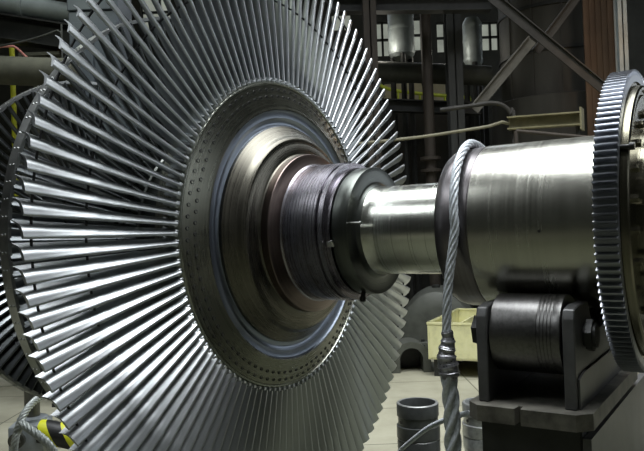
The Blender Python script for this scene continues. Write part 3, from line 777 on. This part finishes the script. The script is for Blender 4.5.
# lime handrail + beige cabinet
a = W(385, 88, 13.2)
c = W(418, 98, 13.2); hr = thing('handrail', 'lime yellow handrail glimpsed between the dark columns', 'handrail', (c.x, c.y, 0))
p0 = W(375, 83, 13.2) - Vector((c.x, c.y, 0)); p1 = W(398, 91, 13.2) - Vector((c.x, c.y, 0)); p2 = W(470, 98, 13.2) - Vector((c.x, c.y, 0))
bm = tube(bmesh.new(), spline([p0, p1, p2], .1), .035, 10); obj('top_rail', bm, M['lime'], hr)
for q in (0, .3, .65, 1):
    pp = p1.lerp(p2, q); bm = bmesh.new(); zl = W(418, 104, 13.2).z; cyl(bm, (pp.x, pp.y, zl), (pp.x, pp.y, pp.z), .022, 8); obj('rail_post', bm, M['lime'], hr)
a = W(384, 84, 13.8); b_ = W(446, 100, 13.8)
bm = bmesh.new(); box(bm, (0, .3, a.z / 2), (b_.x - a.x, .6, a.z), None, .02)
for q in (-.25, 0, .25): box(bm, ((b_.x - a.x) * q, -.005, a.z / 2), (.02, .02, a.z * .95))
hb = bmesh.new(); box(hb, (.2, .05, zl / 2), (2.2, .3, zl), None, .01); obj('platform', hb, M['dark'], hr, smooth=False)
o = obj('beige_cabinet', bm, M['beige'], smooth=False); o.location = ((a.x + b_.x) / 2, 13.8, 0); tag(o, 'beige cabinet behind the lime handrail', 'cabinet')
# dark machine block low behind the shaft
a = W(395, 150, 13.0); b_ = W(520, 320, 13.0)
t = thing('pump_set', 'dark pump set on a plinth behind the bright shaft', 'pump', ((a.x + b_.x) / 2, 15.4, 0))
w = b_.x - a.x
bm = bmesh.new(); box(bm, (0, 0, .4), (w, .9, .8), None, .03); obj('plinth', bm, M['dark'], t, angle=20)
bm = bmesh.new(); lathe(bm, [(-w * .42, 0), (-w * .42, .3), (-w * .38, .36), (w * .1, .36), (w * .12, .28), (w * .2, .28), (w * .22, .40), (w * .42, .40), (w * .45, .3), (w * .45, 0)], 40); bm.transform(Matrix.Translation((0, 0, 1.18))); obj('barrel', bm, M['dark'], t)
bm = bmesh.new(); lathe_z(bm, [(0, .1), (0, .12), (.5, .12), (.5, .2), (.56, .2), (.56, 0)], 24, (-w * .3, -.1, 1.45)); obj('outlet', bm, M['casing'], t)

# ---- upper left
hpipe(-40, 74, -4, 8.6, .12, M['lightpipe'], 'pale_pipe', 'pale grey clad pipe across the top left corner', 'pipe', 14, (.55,))
hpipe(-40, 76, 69, 7.6, .155, M['olive'], 'lagged_pipe', 'thick olive lagged pipe lying left of the blade tips', 'pipe', 73, (.2,))
a = W(43, 54.5, 8.6); b_ = W(43, 62, 8.6)
bm = bmesh.new(); ibeam(bm, (0, 0, -b_.z + .01), (0, 0, a.z - b_.z), .16, .2, .02, (0, 1, 0)); box(bm, (0, 0, a.z - b_.z - .02), (.5, .25, .04))
o = obj('pipe_bracket', bm, M['olive'], smooth=False); o.location = b_; tag(o, 'dull pipe bracket under the deep girder near the bent tube', 'bracket')
# saddle supports for the lagged pipe
for px in (60,):
    q = W(px, 70, 7.6); bm = bmesh.new(); box(bm, (0, 0, (q.z - .18) / 2), (.14, .2, q.z - .18)); box(bm, (0, 0, .02), (.3, .3, .04)); box(bm, (0, 0, q.z - .20), (.2, .3, .05))
    o = obj('pipe_support', bm, M['dark'], smooth=False); o.location = (q.x, q.y, 0); tag(o, 'dark pipe support under the lagged pipe beside the blade tips', 'support')
q = W(12, 55, 9.3); tq = W(12, 47, 9.3)
bm = bmesh.new(); cyl(bm, (0, 0, 0.01), (0, 0, tq.z), .035, 12); o = obj('yellow_post', bm, M['yellow']); o.location = (q.x, q.y, 0); tag(o, 'short yellow post showing above the lagged pipe', 'post')
q = W(59, 58, 9.3); tq = W(59, 50, 9.3)
bm = bmesh.new(); cyl(bm, (0, 0, 0.01), (0, 0, tq.z), .02, 12); o = obj('orange_post', bm, M['orange']); o.location = (q.x, q.y, 0); tag(o, 'thin orange post beside the bent tube', 'post')
pts = [W(-8, 47, 8.2), W(8, 46.5, 8.2), W(14, 46.5, 8.2), W(20, 51, 8.2), W(24, 55, 8.0), W(27, 57.5, 7.68)]
o = obj('pink_hose', tube(bmesh.new(), spline(pts, .03), .014, 10), M['pink']); seat_world(o, pts[2]); tag(o, 'pink hose looped over the yellow post', 'hose')
pts = [W(0, 46, 8.0), W(25, 41, 8.0), W(48, 34, 8.0), W(57, 30.5, 8.0), W(60.5, 32, 8.0), W(62, 40, 8.0), W(62, 50, 8.0)]
pts.append(Vector((pts[-1].x, 8.0, .02)))
o = obj('bent_tube', tube(bmesh.new(), spline(pts, .04), .012, 10), M['pipe']); seat_world(o, (pts[-1].x, 8.0, 0)); tag(o, 'thin bent metal tube hooking over beside the blade tips', 'tube')
# blue grey cabinet
a = W(68, 12, 8.0); b_ = W(118, 12, 8.0); w = b_.x - a.x
t = thing('control_cabinet', 'tall blue grey steel cabinet behind the upper left blades', 'cabinet', ((a.x + b_.x) / 2, 8.3, 0))
bm = bmesh.new(); box(bm, (0, 0, a.z / 2), (w, .6, a.z), None, .01); obj('body', bm, M['cabinet'], t, smooth=False)
bm = bmesh.new(); box(bm, (0, -.02, a.z + .55), (w * 1.02, .6, 1.08), None, .01); obj('upper_box', bm, M['cabinet'], t, smooth=False)
for s in (-1, 1):
    bm = bmesh.new(); box(bm, (s * w * .245, -.31, a.z * .5), (w * .46, .025, a.z * .94), None, .006); dr = obj('door', bm, M['cabinet'], t, smooth=False)
    bm = bmesh.new(); box(bm, (s * w * .06, -.335, a.z * .5), (.025, .03, .16), None, .005); obj('handle', bm, M['dark'], dr, smooth=False)

# ------------------------------------------------------------------ light
def area(name, loc, target, sx, sy, e, col=(1, 1, 1), spread=180):
    l = bpy.data.lights.new(name, 'AREA'); l.shape = 'RECTANGLE'; l.size = sx; l.size_y = sy; l.energy = e; l.color = col; l.spread = math.radians(spread)
    o = bpy.data.objects.new(name, l); COL.objects.link(o); o.location = loc
    o.rotation_euler = (Vector(target) - Vector(loc)).to_track_quat('-Z', 'Y').to_euler(); return o
area('rooflight', (1.6, 2.5, 8.5), (1.6, 2.51, 0), 6, 2.6, 340, (.93, .97, 1.0), 120)
area('side_fill', (-5.5, 1.8, 7.5), (-1, 3.8, 1.4), 3, 2.0, 24, (.92, .97, 1.0), 90)  # fill light added to brighten the shroud band and blade ears
area('rear_rooflight', (.9, 5.5, 8.5), (.9, 5.51, 0), 7, 3.4, 330, (.93, .97, 1.0), 120)
area('floor_fill', (1.3, 7.0, 5.4), (1.3, 7.01, 0), .6, .6, 10, (1, .97, .86), 80)  # fill light added to brighten the back floor near the crate
def lamp(name, loc, e, col, r=.12):
    l = bpy.data.lights.new(name, 'POINT'); l.energy = e; l.color = col; l.shadow_soft_size = r
    o = bpy.data.objects.new(name, l); COL.objects.link(o); o.location = loc; return o
lamp('sodium_lamp', W(640, 20, 8.6), 7, (1, .55, .2))
lamp('left_floor_fill', (-3.0, 6.8, 4.8), 12, (.9, 1, .85))  # fill light added to brighten the back floor on the left
lamp('vessel_lamp', W(381, 44, 11.9), 7, (1, .95, .82), .1)
lamp('vessel_lamp', W(448, 50, 12.3), 5, (1, .95, .82), .1)
wd = bpy.data.worlds.new('hall_ambient'); sc.world = wd; wd.use_nodes = True
bg = wd.node_tree.nodes['Background']; bg.inputs[0].default_value = (.70, .78, .66, 1); bg.inputs[1].default_value = .03
sc.view_settings.view_transform = 'Standard'; sc.view_settings.look = 'None'; sc.view_settings.gamma = 1; sc.view_settings.exposure = 0.0
sc.view_settings.use_curve_mapping = False
